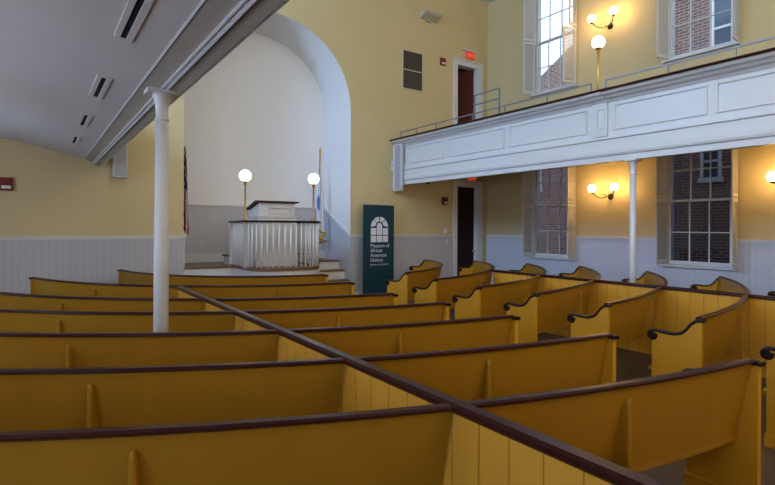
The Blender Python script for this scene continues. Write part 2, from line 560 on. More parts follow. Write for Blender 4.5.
# ------------------------------------------------------------------ outside
bb = thing('brick_building', 'red brick house across the alley, seen through the right-hand windows', 'building', (14.6, 6, 0))
mb = MB()
poly = [(-6, 0), (13.2, 0), (13.2, 5.6), (11.95, 6.95), (9.6, 8.3), (7.6, 8.3), (7.6, 8.05), (-6, 8.05)]
mb.prism(poly, 0, 14.6, 15.2)
mb.build('wall', BRICK, bb)
MB().box((14.5, -6, 8.05), (15.3, 7.5, 8.35)).build('cornice', EXTW, bb)


def ext_window(y0, y1, z0, z1, parent):
    mb = MB()
    w = .07
    mb.box((14.53, y0, z0), (14.62, y0 + w, z1)); mb.box((14.53, y1 - w, z0), (14.62, y1, z1))
    mb.box((14.53, y0, z1 - w), (14.62, y1, z1)); mb.box((14.50, y0 - .04, z0 - .06), (14.62, y1 + .04, z0 + w))
    mb.box((14.54, y0, (z0 + z1) / 2 - .03), (14.62, y1, (z0 + z1) / 2 + .03))
    fo = mb.build('window', EXTW, parent)
    MB().box((14.57, y0 + w, z0 + w), (14.595, y1 - w, z1 - w)).build('pane', EXTG, fo)


ext_window(5.55, 6.25, 6.10, 7.75, bb)
ext_window(6.0, 6.5, 3.0, 4.0, bb)
ext_window(11.68, 12.1, 3.05, 4.1, bb)
alley = struct(MB().box((XR + .32, YB - 6, -.3), (22, 20, -.15)).build('ground', PAVE))

# ------------------------------------------------------------------ galleries
def soff(x): return 2.93 + .216 * (.74 - x)


YG = YF - .004
gl = thing('gallery', 'left gallery overhead with sloping plaster underside and painted beam', 'gallery', (.98, 4.5, 2.8))
mb = MB()
mb.prism([(.74, 2.93), (XL + .003, soff(XL)), (XL + .003, soff(XL) + .3), (.74, 3.2)], 1, YB + .01, YG)
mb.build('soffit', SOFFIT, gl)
mb = MB()
mb.prism([(.98, 2.80), (.74, 2.93), (.74, 3.3), (.98, 3.3)], 1, YB + .01, YG)
# moulding strips along the beam underside
def bt(t, d): # point on sloped underside at parameter t, lowered by d
    return (.98 - .24 * t - d * .475, 2.80 + .13 * t - d * .88)
mb.build('beam', BEAM, gl)
mb = MB()
for ta, tb, d in ((.335, .40, .022), (.40, .46, .013), (.46, .51, .026)):
    mb.prism([bt(ta, -.002), bt(ta, d), bt(tb, d), bt(tb, -.002)], 1, YB + .01, YG)
mb.prism([bt(.975, -.002), bt(.975, .008), bt(1.02, .008), bt(1.02, -.002)], 1, YB + .01, YG)
mb.build('moulding', WHITE, gl)
mb = MB()
mb.prism([(.982, 2.802), (.982, 3.9), (1.18, 3.9), (1.18, 3.86), (1.0, 3.75), (1.0, 2.802)], 1, YB + .01, YG)
mb.build('fascia', WHITE_G, gl)

XG = 7.62
gr = thing('gallery', 'right gallery with white panelled front above the arched pews', 'gallery', (XG, 4.5, 2.8))
GS = 0.975
mb = MB()
mb.prism([(XG + .14, 2.85), (XG + .3, 2.95), (XR - .003, 3.62), (XR - .003, 3.9), (XG + .14, 3.15)], 1, YB + .01, YG)
mb.build('soffit', SOFFIT, gr)
mb = MB()
# fascia profile (x, z): stepped bottom bands, flat field, frieze
P = [(XG + .16, 2.80), (XG + .03, 2.80), (XG + .03, 2.89), (XG, 2.90), (XG - .012, 2.935), (XG - .012, 2.99), (XG + .01, 3.0), (XG + .01, 3.155), (XG - .02, 3.165), (XG - .02, 3.205), (XG + .035, 3.215), (XG + .035, 3.78), (XG + .16, 3.80)]
mb.prism(P, 1, YB + .01, YG)
mb.build('fascia', WHITE_G, gr)
mb = MB()
P = [(XG + .16, 3.76), (XG + .02, 3.76), (XG - .01, 3.80), (XG - .07, 3.815), (XG - .10, 3.85), (XG - .16, 3.86), (XG - .19, 3.90), (XG + .16, 3.90)]
mb.prism(P, 1, YB + .01, YG)
mb.build('cornice', WHITE_G, gr)
mb = MB()
mb.prism([(XG - .21, 3.90), (XG + .18, 3.90), (XG + .18, 3.935), (XG - .20, 3.94), (XG - .22, 3.92)], 1, YB + .01, YG)
mb.build('top_rail', MAHOG, gr)
for y0, y1 in ((8.86, 10.3), (7.05, 8.74), (5.20, 6.92), (3.33, 4.72), (1.82, 3.22), (-.2, 1.7)):
    mb = MB()
    x = XG + .037
    za, zb = 3.30, 3.715
    t = .028
    pr = .022
    mb.box((x - pr, y0, za), (x, y0 + t, zb)); mb.box((x - pr, y1 - t, za), (x, y1, zb))
    mb.box((x - pr, y0 + t, za), (x, y1 - t, za + t)); mb.box((x - pr, y0 + t, zb - t), (x, y1 - t, zb))
    mb.build('fascia_panel', WHITE_G, gr, bevel=.006)
mb = MB()
mb.box((XG - .0, 4.82, 3.22), (XG + .04, 5.06, 3.76)); mb.prism([(XG + .02, 3.76), (XG - .0, 3.76), (XG - .03, 3.80), (XG - .09, 3.815), (XG - .12, 3.85), (XG - .18, 3.86), (XG - .205, 3.898), (XG + .02, 3.898)], 1, 4.81, 5.07)
for a, b in (((4.86, 3.34), (4.885, 3.68)), ((4.985, 3.34), (5.01, 3.68)), ((4.885, 3.34), (4.985, 3.365)), ((4.885, 3.655), (4.985, 3.68))):
    mb.box((XG - .014, a[0], a[1]), (XG + .01, b[0], b[1]))
mb.build('pilaster', WHITE_G, gr, bevel=.004)
mb = MB()
mb.prism([(XG + .16, 3.2), (8.4, 3.2), (8.4, 3.45), (9.2, 3.45), (9.2, 3.85), (XR - .003, 3.85), (XR - .003, 4.10), (9.1, 4.10), (9.1, 3.7), (8.3, 3.7), (8.3, 3.4), (XG + .16, 3.4)], 1, YB + .01, YG)
mb.build('raked_floor', TREAD, gr)

# iron guard rails on the right gallery
ZT, ZB = 4.105, 3.925
XI = XG - .06


def guard(label, ya, yb, posts, name='guard_rail'):
    root = thing(name, label, 'railing', (XI, ya, ZB), 'iron rails along the right gallery front')
    mb = MB()
    mb.box((XI - .010, ya, ZT - .012), (XI + .010, yb, ZT + .010))
    mb.build('top_bar', IRON, root)
    for y in posts:
        MB().box((XI - .009, y - .009, ZB - .01), (XI + .009, y + .009, ZT - .008)).build('post', IRON, root)


guard('low grey iron rail on the gallery front, beyond the lamp', 5.06, 10.42, (5.07, 5.95, 6.95, 7.85, 9.05, 9.75, 10.4))
guard('low grey iron rail on the gallery front, nearer than the lamp', 1.2, 4.82, (4.81, 3.82, 2.95, 2.1, 1.25))
root = thing('guard_rail', 'tall two-bar iron guard standing on the gallery before the upper door', 'railing', (XI + .10, 7.14, ZB))
xg = XI + .06
for y in (7.16, 7.86):
    MB().box((xg - .012, y - .012, ZB - .005), (xg + .012, y + .012, 4.52)).build('post', IRON, root)
for z in (4.50, 4.30):
    MB().box((xg - .010, 7.17, z - .010), (xg + .010, 7.85, z + .012)).build('bar', IRON, root)

# columns
def column(x, y, top, label, r0=.058, r1=.046):
    root = thing('column', label, 'column', (x, y, 0), 'slim white iron columns under the galleries')
    mb = MB()
    prof = [(r0, .20), (r0, 1.4), (r1 + .003, top - .245)]
    mb.lathe((x, y, 0), prof, 24)
    mb.build('shaft', WHITE_G, root)
    mb = MB()
    mb.lathe((x, y, 0), [(.10, 0), (.10, .08), (.08, .10), (.085, .14), (.066, .18), (r0, .21)], 24)
    mb.build('base', WHITE_G, root)
    mb = MB()
    mb.lathe((x, y, top), [(r1 + .002, -.25), (r1 + .010, -.243), (r1 + .010, -.228), (r1 + .002, -.22), (r1 + .003, -.15), (r1 + .014, -.08), (r1 + .030, -.035), (r1 + .034, -.03)], 24)
    mb.obox((x, y, top - .015), (.25 if x < 2 else .20, .19, .032))
    mb.build('capital', WHITE_G, root)


column(.865, 4.55, 2.835, 'white iron column rising from the left pews to the left gallery')
column(7.70, 4.42, 2.805, 'white iron column under the right gallery between the two lower windows', .048, .042)

# ceiling slot vents in the left soffit
for y0, y1, lab in ((3.08, 3.84, 'nearest'), (4.96, 5.74, 'second nearest'), (6.75, 7.48, 'third'), (8.47, 9.15, 'farthest')):
    x0, x1 = .425, .565
    root = thing('ceiling_vent', 'white slot vent in the left gallery underside, %s of the four from the camera' % lab, 'vent', (.49, (y0 + y1) / 2, soff(.49)), 'slot vents in the soffit')
    def sp(x, y, d): return (x, y, soff(x) - d)
    mb = MB()
    def slab(xa, xb, ya, yb, d):
        vs = [sp(xa, ya, -.002), sp(xb, ya, -.002), sp(xb, yb, -.002), sp(xa, yb, -.002), sp(xa, ya, d), sp(xb, ya, d), sp(xb, yb, d), sp(xa, yb, d)]
        mb.add(vs, [(3, 2, 1, 0), (4, 5, 6, 7), (0, 1, 5, 4), (1, 2, 6, 5), (2, 3, 7, 6), (3, 0, 4, 7)])
    slab(.432, .466, y0 - .03, y1 + .03, .010); slab(.502, .540, y0 - .03, y1 + .03, .010)
    slab(.466, .502, y0 - .03, y0, .010); slab(.466, .502, y1, y1 + .03, .010)
    mb.build('frame', SOFFIT, root)
    mb = MB()
    slab(.466, .502, y0, y1, .003)
    mb.build('slot', DARK, root)

# ------------------------------------------------------------------ pews
h = .78
CX, CYP = 5.45 * h, 13.2 * h
ZP = .94


def pt(R, phi, s, z):
    """point on pew arc: radius R less s inwards"""
    r = R - s
    return (CX + r * math.sin(phi), CYP - r * math.cos(phi), z)


def pew(label, Ra, Rb, pa, pb, ends, posts, clipx=None, group=None):
    """curved pew; angles pa..pb, radius Ra..Rb; ends: set of 'a','b' with scroll panels.
    clipx = {'a': x, 'b': x}: that end is cut on the plane X = x (a divider)"""
    clipx = clipx or {}
    n = max(6, int(abs(pb - pa) / math.radians(2.0)))

    def RR(t): return Ra + (Rb - Ra) * t

    def P3(t, s, z):
        R = RR(t)
        phi = pa + (pb - pa) * t
        for e, te in (('a', 0.0), ('b', 1.0)):
            if e in clipx:
                pass
        if 'a' in clipx or 'b' in clipx:
            p0 = math.asin((clipx['a'] - CX) / (R - s)) if 'a' in clipx else pa
            p1 = math.asin((clipx['b'] - CX) / (R - s)) if 'b' in clipx else pb
            phi = p0 + (p1 - p0) * t
        return pt(R, phi, s, z)
    mid = P3(.5, 0, 0)
    root = thing('pew', label, 'pew', (mid[0], mid[1], 0), group)

    def sweep(prof, ta=0.0, tb=1.0, smooth=False):
        mb = MB()
        rings = [[P3(ta + (tb - ta) * i / n, s, z) for s, z in prof] for i in range(n + 1)]
        mb.loft(rings, smooth=smooth)
        return mb
    # back panel reclined
    k = .19
    def sb(z): return .012 + (ZP - z) * k
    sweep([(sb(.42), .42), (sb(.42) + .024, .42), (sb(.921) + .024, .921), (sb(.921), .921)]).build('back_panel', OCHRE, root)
    # cap rail, rounded
    rp = [(.0, .920), (.044, .920), (.050, .926), (.049, .936), (.040, .944), (.004, .944), (-.007, .936), (-.008, .926)]
    sweep(rp).build('back_rail', MAHOG, root)
    # seat, with a rounded front edge
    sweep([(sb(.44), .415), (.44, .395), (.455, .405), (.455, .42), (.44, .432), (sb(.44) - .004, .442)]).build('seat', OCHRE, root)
    # end panels
    for e in ends:
        t = 0.0 if e == 'a' else 1.0
        phi = pa if e == 'a' else pb
        R = RR(t)
        sg = -1 if e == 'a' else 1      # outward direction in phi
        th = .040
        top = [(-.015, .905), (.035, .897), (.07, .862), (.11, .805), (.15, .772), (.21, .757), (.28, .757), (.34, .763), (.385, .764)]
        prof = [(-.012, .0), (.405, .0), (.405, .71)] + [(.40, .745)] + list(reversed(top))
        def ep(s, z, w):
            q = Vector(pt(R, phi, s, z))
            tdir = Vector((math.cos(phi), math.sin(phi), 0))
            return q + tdir * (sg * w)
        mb = MB()
        a = [ep(s, z, .0) for s, z in prof]; b = [ep(s, z, th) for s, z in prof]
        nn = len(a)
        fs = [tuple(range(nn)), tuple(reversed(range(nn, 2 * nn)))] + [(i, (i + 1) % nn, (i + 1) % nn + nn, i + nn) for i in range(nn)]
        mb.add(a + b, fs)
        mb.add([ep(s, z, w) for w in (-.012, th + .008) for s, z in ((-.02, 0), (.415, 0), (.415, .10), (-.02, .10))],
               [(0, 1, 2, 3), (7, 6, 5, 4), (0, 4, 5, 1), (1, 5, 6, 2), (2, 6, 7, 3), (3, 7, 4, 0)])
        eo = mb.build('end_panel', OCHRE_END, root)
        # scroll moulding
        mb = MB()
        line = [(-.035, .918), (.0, .922), (.035, .912), (.075, .876), (.115, .820), (.155, .786), (.21, .771), (.28, .771), (.34, .777), (.39, .778)]
        cs, cz, cr = .402, .734, .041
        rings = []
        w0, w1 = -.010, th + .010
        pts2 = line + [(cs + cr * math.sin(a_), cz + cr * math.cos(a_)) for a_ in [math.radians(d) for d in (15, 50, 90, 130, 170, 210, 250, 290)]]
        for i, (s, z) in enumerate(pts2):
            a_ = pts2[max(i - 1, 0)]; b_ = pts2[min(i + 1, len(pts2) - 1)]
            dx, dz = b_[0] - a_[0], b_[1] - a_[1]
            L = math.hypot(dx, dz) or 1
            nx, nz = -dz / L, dx / L
            hth = .0135
            rings.append([ep(s + nx * hth * q, z + nz * hth * q, w) for q, w in ((-1, w0 + .006), (-.2, w0), (.6, w0 + .004), (1, w0 + .018), (1, w1 - .018), (.6, w1 - .004), (-.2, w1), (-1, w1 - .006))])
        mb.loft(rings)
        # volute eye
        ring0 = [ep(cs + .030 * math.cos(2 * PI * j / 16), cz + .030 * math.sin(2 * PI * j / 16), w0 - .006) for j in range(16)]
        ring1 = [ep(cs + .030 * math.cos(2 * PI * j / 16), cz + .030 * math.sin(2 * PI * j / 16), w1 + .006) for j in range(16)]
        mb.loft([ring0, ring1])
        mb.build('end_scroll', EBONY, eo)
    # round-topped brace up the back
    for x in posts:
        best = min((abs(P3(i / 200, 0, 0)[0] - x), i / 200) for i in range(201))[1] if abs(pb - pa) > 0 else .5
        t = best
        hw = .0145
        mb = MB()
        q0 = Vector(P3(t, 0, 0)); q1 = Vector(P3(min(t + .01, 1), 0, 0)) - Vector(P3(max(t - .01, 0), 0, 0))
        td = q1.normalized(); inn = Vector((-td.y, td.x, 0))
        rings = []
        for z, w, so, dp in ((.0, 1.0, -.085, .045), (.12, 1.0, -.05, .045), (.28, 1.0, -.018, .045), (.42, 1.0, -.004, None), (.6, 1.0, .0, None), (.838, 1.0, .0, None), (.850, .85, .002, None), (.858, .55, .005, None), (.862, .2, .010, None)):
            if dp is None: dp = max(sb(z) - so + .01, .012)
            prof = [(-hw * w, dp), (-hw * w, .008), (-hw * w * .5, 0), (hw * w * .5, 0), (hw * w, .008), (hw * w, dp)]
            rings.append([q0 + td * a_ + inn * (so + b_) + Vector((0, 0, z)) for a_, b_ in prof])
        mb.loft(rings, smooth=False)
        mb.build('back_brace', OCHRE, root)
    return root


XD, XD2 = 1.54, 6.97
HW = .030
rows = [11.6 * h, 10.45 * h, 9.25 * h, 8.05 * h, 6.92 * h]
ordn = ['nearest the camera', 'second from the camera', 'third from the camera', 'fourth from the camera', 'fifth and farthest from the camera']
CEND = [4.56, 4.50, 4.51, 4.53, 4.49]
CB = [2.47, 2.43, 2.42, 2.40, 2.40]
LB = [.31, .25, .20, .18, .24]
RST = [6.22, 6.17, 6.31, 6.33, 6.25]
for i, R in enumerate(rows):
    asn = lambda x: math.asin((x - CX) / R)
    g = 'curved ochre pews in rows'
    pew('curved ochre pew left of the long divider rail, %s' % ordn[i], R, R, asn(-.86), asn(XD - HW), {'a'}, [LB[i]], {'b': XD - HW}, g)
    pew('curved ochre pew between long divider and centre aisle, %s' % ordn[i], R, R, asn(XD + HW), asn(CEND[i] * h), {'b'}, [CB[i]], {'a': XD + HW}, g)
    R2 = R + .04 * h
    asn2 = lambda x: math.asin((x - CX) / R2)
    pew('ochre pew with scroll end right of the aisle, %s' % ordn[i], R2, R2, asn2(RST[i] * h), asn2(XD2 - HW), {'a'}, [6.25], {'b': XD2 - HW}, g)
    xe = [11.97, 11.97, 11.92, 11.92, 11.5][i] * h
    R3 = R2 + .03 * h
    pew('ochre wall-side pew end behind the right divider rail, %s' % ordn[i], R3, R3 + .04 * h, asn2(XD2 + HW), asn2(xe), {'b'}, [8.3], {'a': XD2 + HW}, g)
g = 'short front pews curving round the pulpit'
A = lambda x, y: math.atan2(x - 5.45, 13.2 - y)
def RD(x, y): return math.hypot(x - 5.45, 13.2 - y) * h
pew('long left pew of the second row from the pulpit, its back meeting the long divider', RD(-.033, 12.09), RD(4.80, 8.06), A(-.033, 12.09), A(4.76, 8.06), {'a', 'b'}, [.66, 2.65], None, g)
pew('front left pew closest to the pulpit steps, left of the aisle', RD(1.62, 13.2), 3.56 * h, A(1.62, 13.2), A(5.06, 9.64), {'a', 'b'}, [2.1], None, g)
pew('right pew of the second row, before the lower dark door', RD(6.50, 7.70), RD(11.1, 11.35), A(6.46, 7.70), A(11.1, 11.35), {'a', 'b'}, [6.4], None, g)
pew('shortest right pew, closest to the teal banner', RD(6.92, 9.19), RD(10.08, 12.5), A(6.86, 9.19), A(10.08, 12.5), {'a', 'b'}, [], None, g)


def divider(label, x, y0, y1):
    root = thing('pew_divider', label, 'divider', (x, (y0 + y1) / 2, 0), 'board dividers between the pews')
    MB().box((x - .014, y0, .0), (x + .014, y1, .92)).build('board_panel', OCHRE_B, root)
    prof = [(-.034, .912), (.034, .912), (.042, .922), (.040, .940), (.026, .952), (-.026, .952), (-.040, .940), (-.042, .922)]
    mb = MB()
    mb.loft([[(x + a, y, z) for a, z in prof] for y in (y0 - .02, y1 + .02)])
    mb.build('top_rail', MAHOG, root)


divider('long yellow board divider with dark rail running down the left pews', XD, -2.2, 8.88 * h)
divider('yellow board divider with dark rail between the right pews and the wall pews', XD2, -2.2, 8.55 * h)

# ------------------------------------------------------------------ pulpit platform and steps
PX0, PX1 = 3.42, 4.90
ZPL = .90
def bow(n=24):
    """front edge of the platform from left to right"""
    out = [(PX0, 10.62), (PX0, 9.85)]
    for k in range(1, n):
        a = PI * k / n
        cx = (PX0 + PX1) / 2
        out.append((cx - (PX1 - PX0) / 2 * math.cos(a), 9.85 - .62 * math.sin(a) ** .8))
    out += [(PX1, 9.85), (PX1, 10.62)]
    return out


B = bow()
poly = [(AX - AR + .003, 10.62)] + B + [(5.42, 10.62), (5.42, 11.18), (AX + AR - .003, 11.18), (AX + AR - .003, YA - .003), (AX - AR + .003, YA - .003)]
mb = MB()
mb.prism(poly, 2, 0.0, ZPL - .035)
pb = mb.build('trim_9', WHITE); struct(pb)
# brown floor with nosing
def offs(poly, d):
    return poly
mb = MB()
cx = (PX0 + PX1) / 2
poly2 = [(AX - AR + .003, 10.60)] + [(cx + (x - cx) * 1.03, y - .025) for x, y in B] + [(5.42, 10.60), (5.42, 11.16), (AX + AR - .003, 11.16), (AX + AR - .003, YA - .003), (AX - AR + .003, YA - .003)]
mb.prism(poly2, 2, ZPL - .035, ZPL)
struct(mb.build('floor_platform', TREAD))
# right steps
st = thing('steps', 'white steps with brown treads climbing right of the pulpit', 'steps', (5.84, 10.9, 0))
for k, (z, y) in enumerate(((.23, 10.40), (.46, 10.66), (.68, 10.91))):
    MB().box((5.42, y, 0), (AX + AR - .024, y + .262 if k < 2 else 11.17, z - .03)).build('riser', WHITE, st)
    MB().box((5.42, y - .025, z - .03), (AX + AR - .024, y + .262 if k < 2 else 11.17, z)).build('tread', TREAD, st)
# bench behind the pulpit
bn = thing('bench', 'low white box bench with brown top behind the pulpit lectern', 'bench', (4.2, 11.2, ZPL))
MB().box((3.46, 11.02, ZPL), (5.25, 11.40, 1.07)).build('bench_box', WHITE, bn)
MB().box((3.42, 10.98, 1.07), (5.29, 11.42, 1.105)).build('bench_top', TREAD, bn, bevel=.005)

# balustrade
bal = thing('balustrade', 'bowed white balustrade with dark handrail around the pulpit', 'balustrade', (cx, 9.8, ZPL))
ZR = 1.80
rail_pts = [(x, y) for x, y in B]
rail_pts[0] = (PX0, 10.82); rail_pts[-1] = (PX1, 10.82)
sweep_prof = [(-.045, 0), (.045, 0), (.055, .02), (.045, .04), (-.045, .04), (-.055, .02)]
def path_sweep(path, prof, z):
    mb = MB()
    rings = []
    for i, p in enumerate(path):
        a = path[max(i - 1, 0)]; b = path[min(i + 1, len(path) - 1)]
        d = Vector((b[0] - a[0], b[1] - a[1])).normalized()
        nrm = Vector((-d.y, d.x))
        rings.append([(p[0] + nrm.x * o_, p[1] + nrm.y * o_, z + q) for o_, q in prof])
    mb.loft(rings)
    return mb
path_sweep(rail_pts, sweep_prof, ZR).build('handrail', EBONY, bal)
path_sweep(rail_pts, [(-.025, 0), (.025, 0), (.025, .03), (-.025, .03)], ZPL).build('bottom_rail', TREAD, bal)
posts = [(PX0, 10.80), (PX0 + .02, 9.86), (PX1 - .01, 9.86), (PX1, 10.80)]
for (x, y), w in zip(posts, (.055, .11, .06, .055)):
    MB().box((x - w / 2, y - w / 2, ZPL + .001), (x + w / 2, y + w / 2, ZR)).box((x - w / 2 - .012, y - w / 2 - .012, ZR - .10), (x + w / 2 + .012, y + w / 2 + .012, ZR - .075)).build('newel_post', WHITE_G, bal, bevel=.004)
# balusters evenly along path
def along(path, step, skip=.09):
    L = 0; out = []; nxt = skip
    for i in range(len(path) - 1):
        a, b = Vector(path[i]), Vector(path[i + 1]); d = (b - a).length
        while nxt <= L + d:
            out.append(a + (b - a) * ((nxt - L) / d)); nxt += step
        L += d
    return out
for p in along(rail_pts, .112):
    if min((p - Vector(q)).length for q in posts) < .075: continue
    MB().tube([(p.x, p.y, ZPL + .03), (p.x, p.y, ZR)], .0175, 8).build('baluster', BALW, bal)

# lectern (pulpit desk)
lx0, lx1, ly0, ly1 = 3.76, 4.60, 10.10, 10.72
le = thing('pulpit_lectern', 'white panelled pulpit with sloping dark top inside the balustrade', 'pulpit', ((lx0 + lx1) / 2, 10.4, ZPL))
MB().box((lx0, ly0, ZPL + .001), (lx1, ly1, 1.93)).build('body', WHITE_G, le, bevel=.006)
MB().prism([(ly0 + .03, 1.93), (ly1 - .02, 1.93), (ly1 - .02, 2.08), (ly0 + .03, 2.215)], 0, lx0 + .03, lx1 - .03).build('desk_box', WHITE_G, le, bevel=.005)
MB().prism([(ly0 - .04, 2.218), (ly0 + .10, 2.222), (ly1 + .02, 2.075), (ly1 + .02, 2.105), (ly0 + .10, 2.257), (ly0 - .04, 2.253)], 0, lx0 - .04, lx1 + .04).build('desk_top', MAHOG, le, bevel=.004)
for a_, b_ in (((lx0 - .025, ly0 - .025, 1.915), (lx1 + .025, ly1 + .02, 1.945)), ((lx0 - .02, ly0 - .02, 1.25), (lx1 + .02, ly1, 1.28))):
    MB().box(a_, b_).build('moulding', WHITE_G, le, bevel=.004)
MB().box((lx0 - .03, ly0 - .03, ZPL + .001), (lx1 + .03, ly1, 1.02)).build('plinth', WHITE_G, le, bevel=.004)
def frame(mb, x0, x1, z0, z1, y, t=.026, d=.03):
    mb.box((x0, y - d, z0), (x0 + t, y, z1)); mb.box((x1 - t, y - d, z0), (x1, y, z1))
    mb.box((x0 + t, y - d, z0), (x1 - t, y, z0 + t)); mb.box((x0 + t, y - d, z1 - t), (x1 - t, y, z1))
for a in ((lx0 + .20, lx1 - .10, 1.99, 2.13, ly0 + .03), (lx0 + .10, lx0 + .40, 1.36, 1.84, ly0), (lx0 + .46, lx1 - .10, 1.36, 1.84, ly0)):
    mb = MB(); frame(mb, *a); mb.build('front_panel', WHITE_G, le)


def lamp_post(x, y, z0, zc, r, label, M, name='post_lamp', pole=.017):
    root = thing(name, label, 'lamp', (x, y, z0), 'brass post lamps with opal globes')
    MB().lathe((x, y, z0), [(.055, 0), (.055, .012), (.03, .03), (pole, .06), (pole, zc - z0 - r - .08), (.03, zc - z0 - r - .06), (.022, zc - z0 - r - .03), (.05, zc - z0 - r - .005), (.055, zc - z0 - r + .012)], 16).build('pole', BRASS, root)
    MB().sphere((x, y, zc), r, 24, 14).build('globe', M, root)


lamp_post(PX0 - .02, 9.86, ZR + .04, 2.715, .115, 'brass post lamp with lit globe at the left corner of the pulpit rail', GLOBE_C)
lamp_post(PX1 + .0, 9.90, ZR + .04, 2.74, .115, 'brass post lamp with lit globe at the right corner of the pulpit rail', GLOBE_C)
lamp_post(XG - .08, 4.93, 3.94, 4.745, .102, 'brass post lamp with lit globe standing on the right gallery rail', GLOBE_C)


# ------------------------------------------------------------------ wall sconces
def sconce(y, z, label, M):
    root = thing('wall_sconce', label, 'sconce', (XR, y, z), 'two-globe brass wall sconces')
    mb = MB()
    rings = []
    for r, x in ((.07, 0), (.07, .012), (.045, .025), (.03, .05), (.012, .06)):
        rings.append([(XR - .001 - x, y + r * math.cos(2 * PI * k / 16), z + r * math.sin(2 * PI * k / 16)) for k in range(16)])
    mb.loft(rings, smooth=True)
    mb.build('wall_plate', BLACKM, root)
    for s in (-1, 1):
        mb = MB()
        pts = []
        for k in range(17):
            t = k / 16
            pts.append((XR - .05 - .27 * t, y + s * (.02 + .25 * t), z + .02 - .06 * math.sin(PI * t) + .08 * t ** 3))
        mb.tube(pts, .011, 8)
        loop = [(XR - .14 - .03 * math.cos(a), y + s * (.10 + .045 * math.cos(a)), z + .015 + .045 * math.sin(a)) for a in [2 * PI * k / 14 for k in range(13)]]
        mb.tube(loop, .008, 6)
        gx, gy = XR - .32, y + s * .27
        mb.lathe((gx, gy, z + .083), [(.012, -.02), (.03, 0), (.045, .012), (.04, .03)], 14)
        ao = mb.build('arm', BLACKM, root)
        MB().sphere((gx, gy, z + .185), .090, 22, 12).build('globe', M, root)


sconce(6.77, 2.45, 'two-globe sconce on the wall under the right gallery, left of the column', GLOBE)
sconce(3.27, 2.45, 'two-globe sconce under the right gallery at the right edge of the photo', GLOBE)
sconce(6.80, 6.36, 'two-globe sconce high on the right wall between the gallery windows', GLOBE)


# ------------------------------------------------------------------ wall fittings
def exit_sign(x, z, label):
    root = thing('exit_sign', label, 'sign', (x, YF, z), 'red exit signs above the doors')
    MB().box((x - .155, YF - .05, z - .095), (x + .155, YF - .001, z + .095)).build('panel', EXITR, root, bevel=.006)
    text('lettering', 'EXIT', .155, (x - .135, YF - .052, z - .055), (PI / 2, 0, 0), EXITL, root)
    return root


ex = exit_sign(10.17, 6.60, 'red EXIT sign above the upper gallery door')
MB().box((9.86, YF - .075, 6.70), (10.36, YF - .001, 6.735)).build('bracket', WHITE, ex)
exit_sign(10.24, 3.15, 'red EXIT sign above the lower door')


def alarm(x, z, label, w=.18, hh=.20):
    root = thing('fire_alarm', label, 'alarm', (x, YF, z), 'red fire alarm boxes')
    MB().box((x - w / 2, YF - .05, z - hh / 2), (x + w / 2, YF - .001, z + hh / 2)).build('box', RED, root, bevel=.008)
    MB().box((x - w * .28, YF - .058, z - hh * .36), (x + w * .38, YF - .048, z - hh * .12)).build('strobe', WHITE, root, bevel=.004)


alarm(-.40, 2.41, 'dark red fire alarm box on the left wall under the gallery', .20, .22)
alarm(9.15, 6.24, 'red fire alarm box left of the upper gallery door')
alarm(9.25, 2.45, 'red fire alarm box left of the lower door')

for nm, x, z, lab in (('light_switch', 9.30, 1.63, 'white light switch plate left of the lower door, just above the wainscot'), ('wall_outlet', 9.33, 1.33, 'small white outlet plate on the wainscot left of the lower door')):
    root = thing(nm, lab, 'switch', (x, YF, z))
    MB().box((x - .04, YF - .034, z - .06), (x + .04, YF - .001, z + .06)).build('plate', WHITE_G, root, bevel=.004)
    MB().box((x - .012, YF - .046, z - .022), (x + .012, YF - .033, z + .022)).build('toggle', WHITE, root)

# wall grille
root = thing('wall_grille', 'dark green mesh vent grille high on the front wall', 'vent', (8.13, YF, 5.80))
MB().box((7.82, YF - .012, 5.33), (8.44, YF - .001, 6.30)).build('mesh_screen', VENTG, root)
mb = MB(); frame(mb, 7.79, 8.47, 5.30, 6.33, YF - .001, .03, .018); mb.build('frame', VENTF, root)
mb = MB(); mb.box((7.83, YF - .018, 5.80), (8.43, YF - .010, 5.825)); mb.build('crossbar', VENTF, root)

# uplight
root = thing('wall_uplight', 'beige wedge-shaped light fitting high on the front wall', 'light fitting', (8.72, YF, 7.42))
mb = MB()
mb.prism([(YF - .002, 7.24), (YF - .24, 7.33), (YF - .28, 7.38), (YF - .05, 7.42), (YF - .002, 7.38)], 0, 8.36, 8.94)
mb.build('housing', BEIGE, root, bevel=.01)
MB().box((8.54, YF - .06, 7.20), (8.72, YF - .001, 7.25)).build('bracket', BEIGE, root)

# column loudspeakers at the ends of both galleries
def speaker(x0, x1, y0, y1, z0, z1, label):
    root = thing('column_loudspeaker', label, 'loudspeaker', ((x0 + x1) / 2, (y0 + y1) / 2, z0), 'column loudspeakers at the gallery ends')
    MB().box((x0, y0, z0), (x1, y1, z1)).build('cabinet', SPKW, root, bevel=.008)
    MB().box((x0 + .02, y0 - .012, z0 + .03), (x1 - .02, y0 + .002, z1 - .03)).build('grille', SPKG, root)
    return root


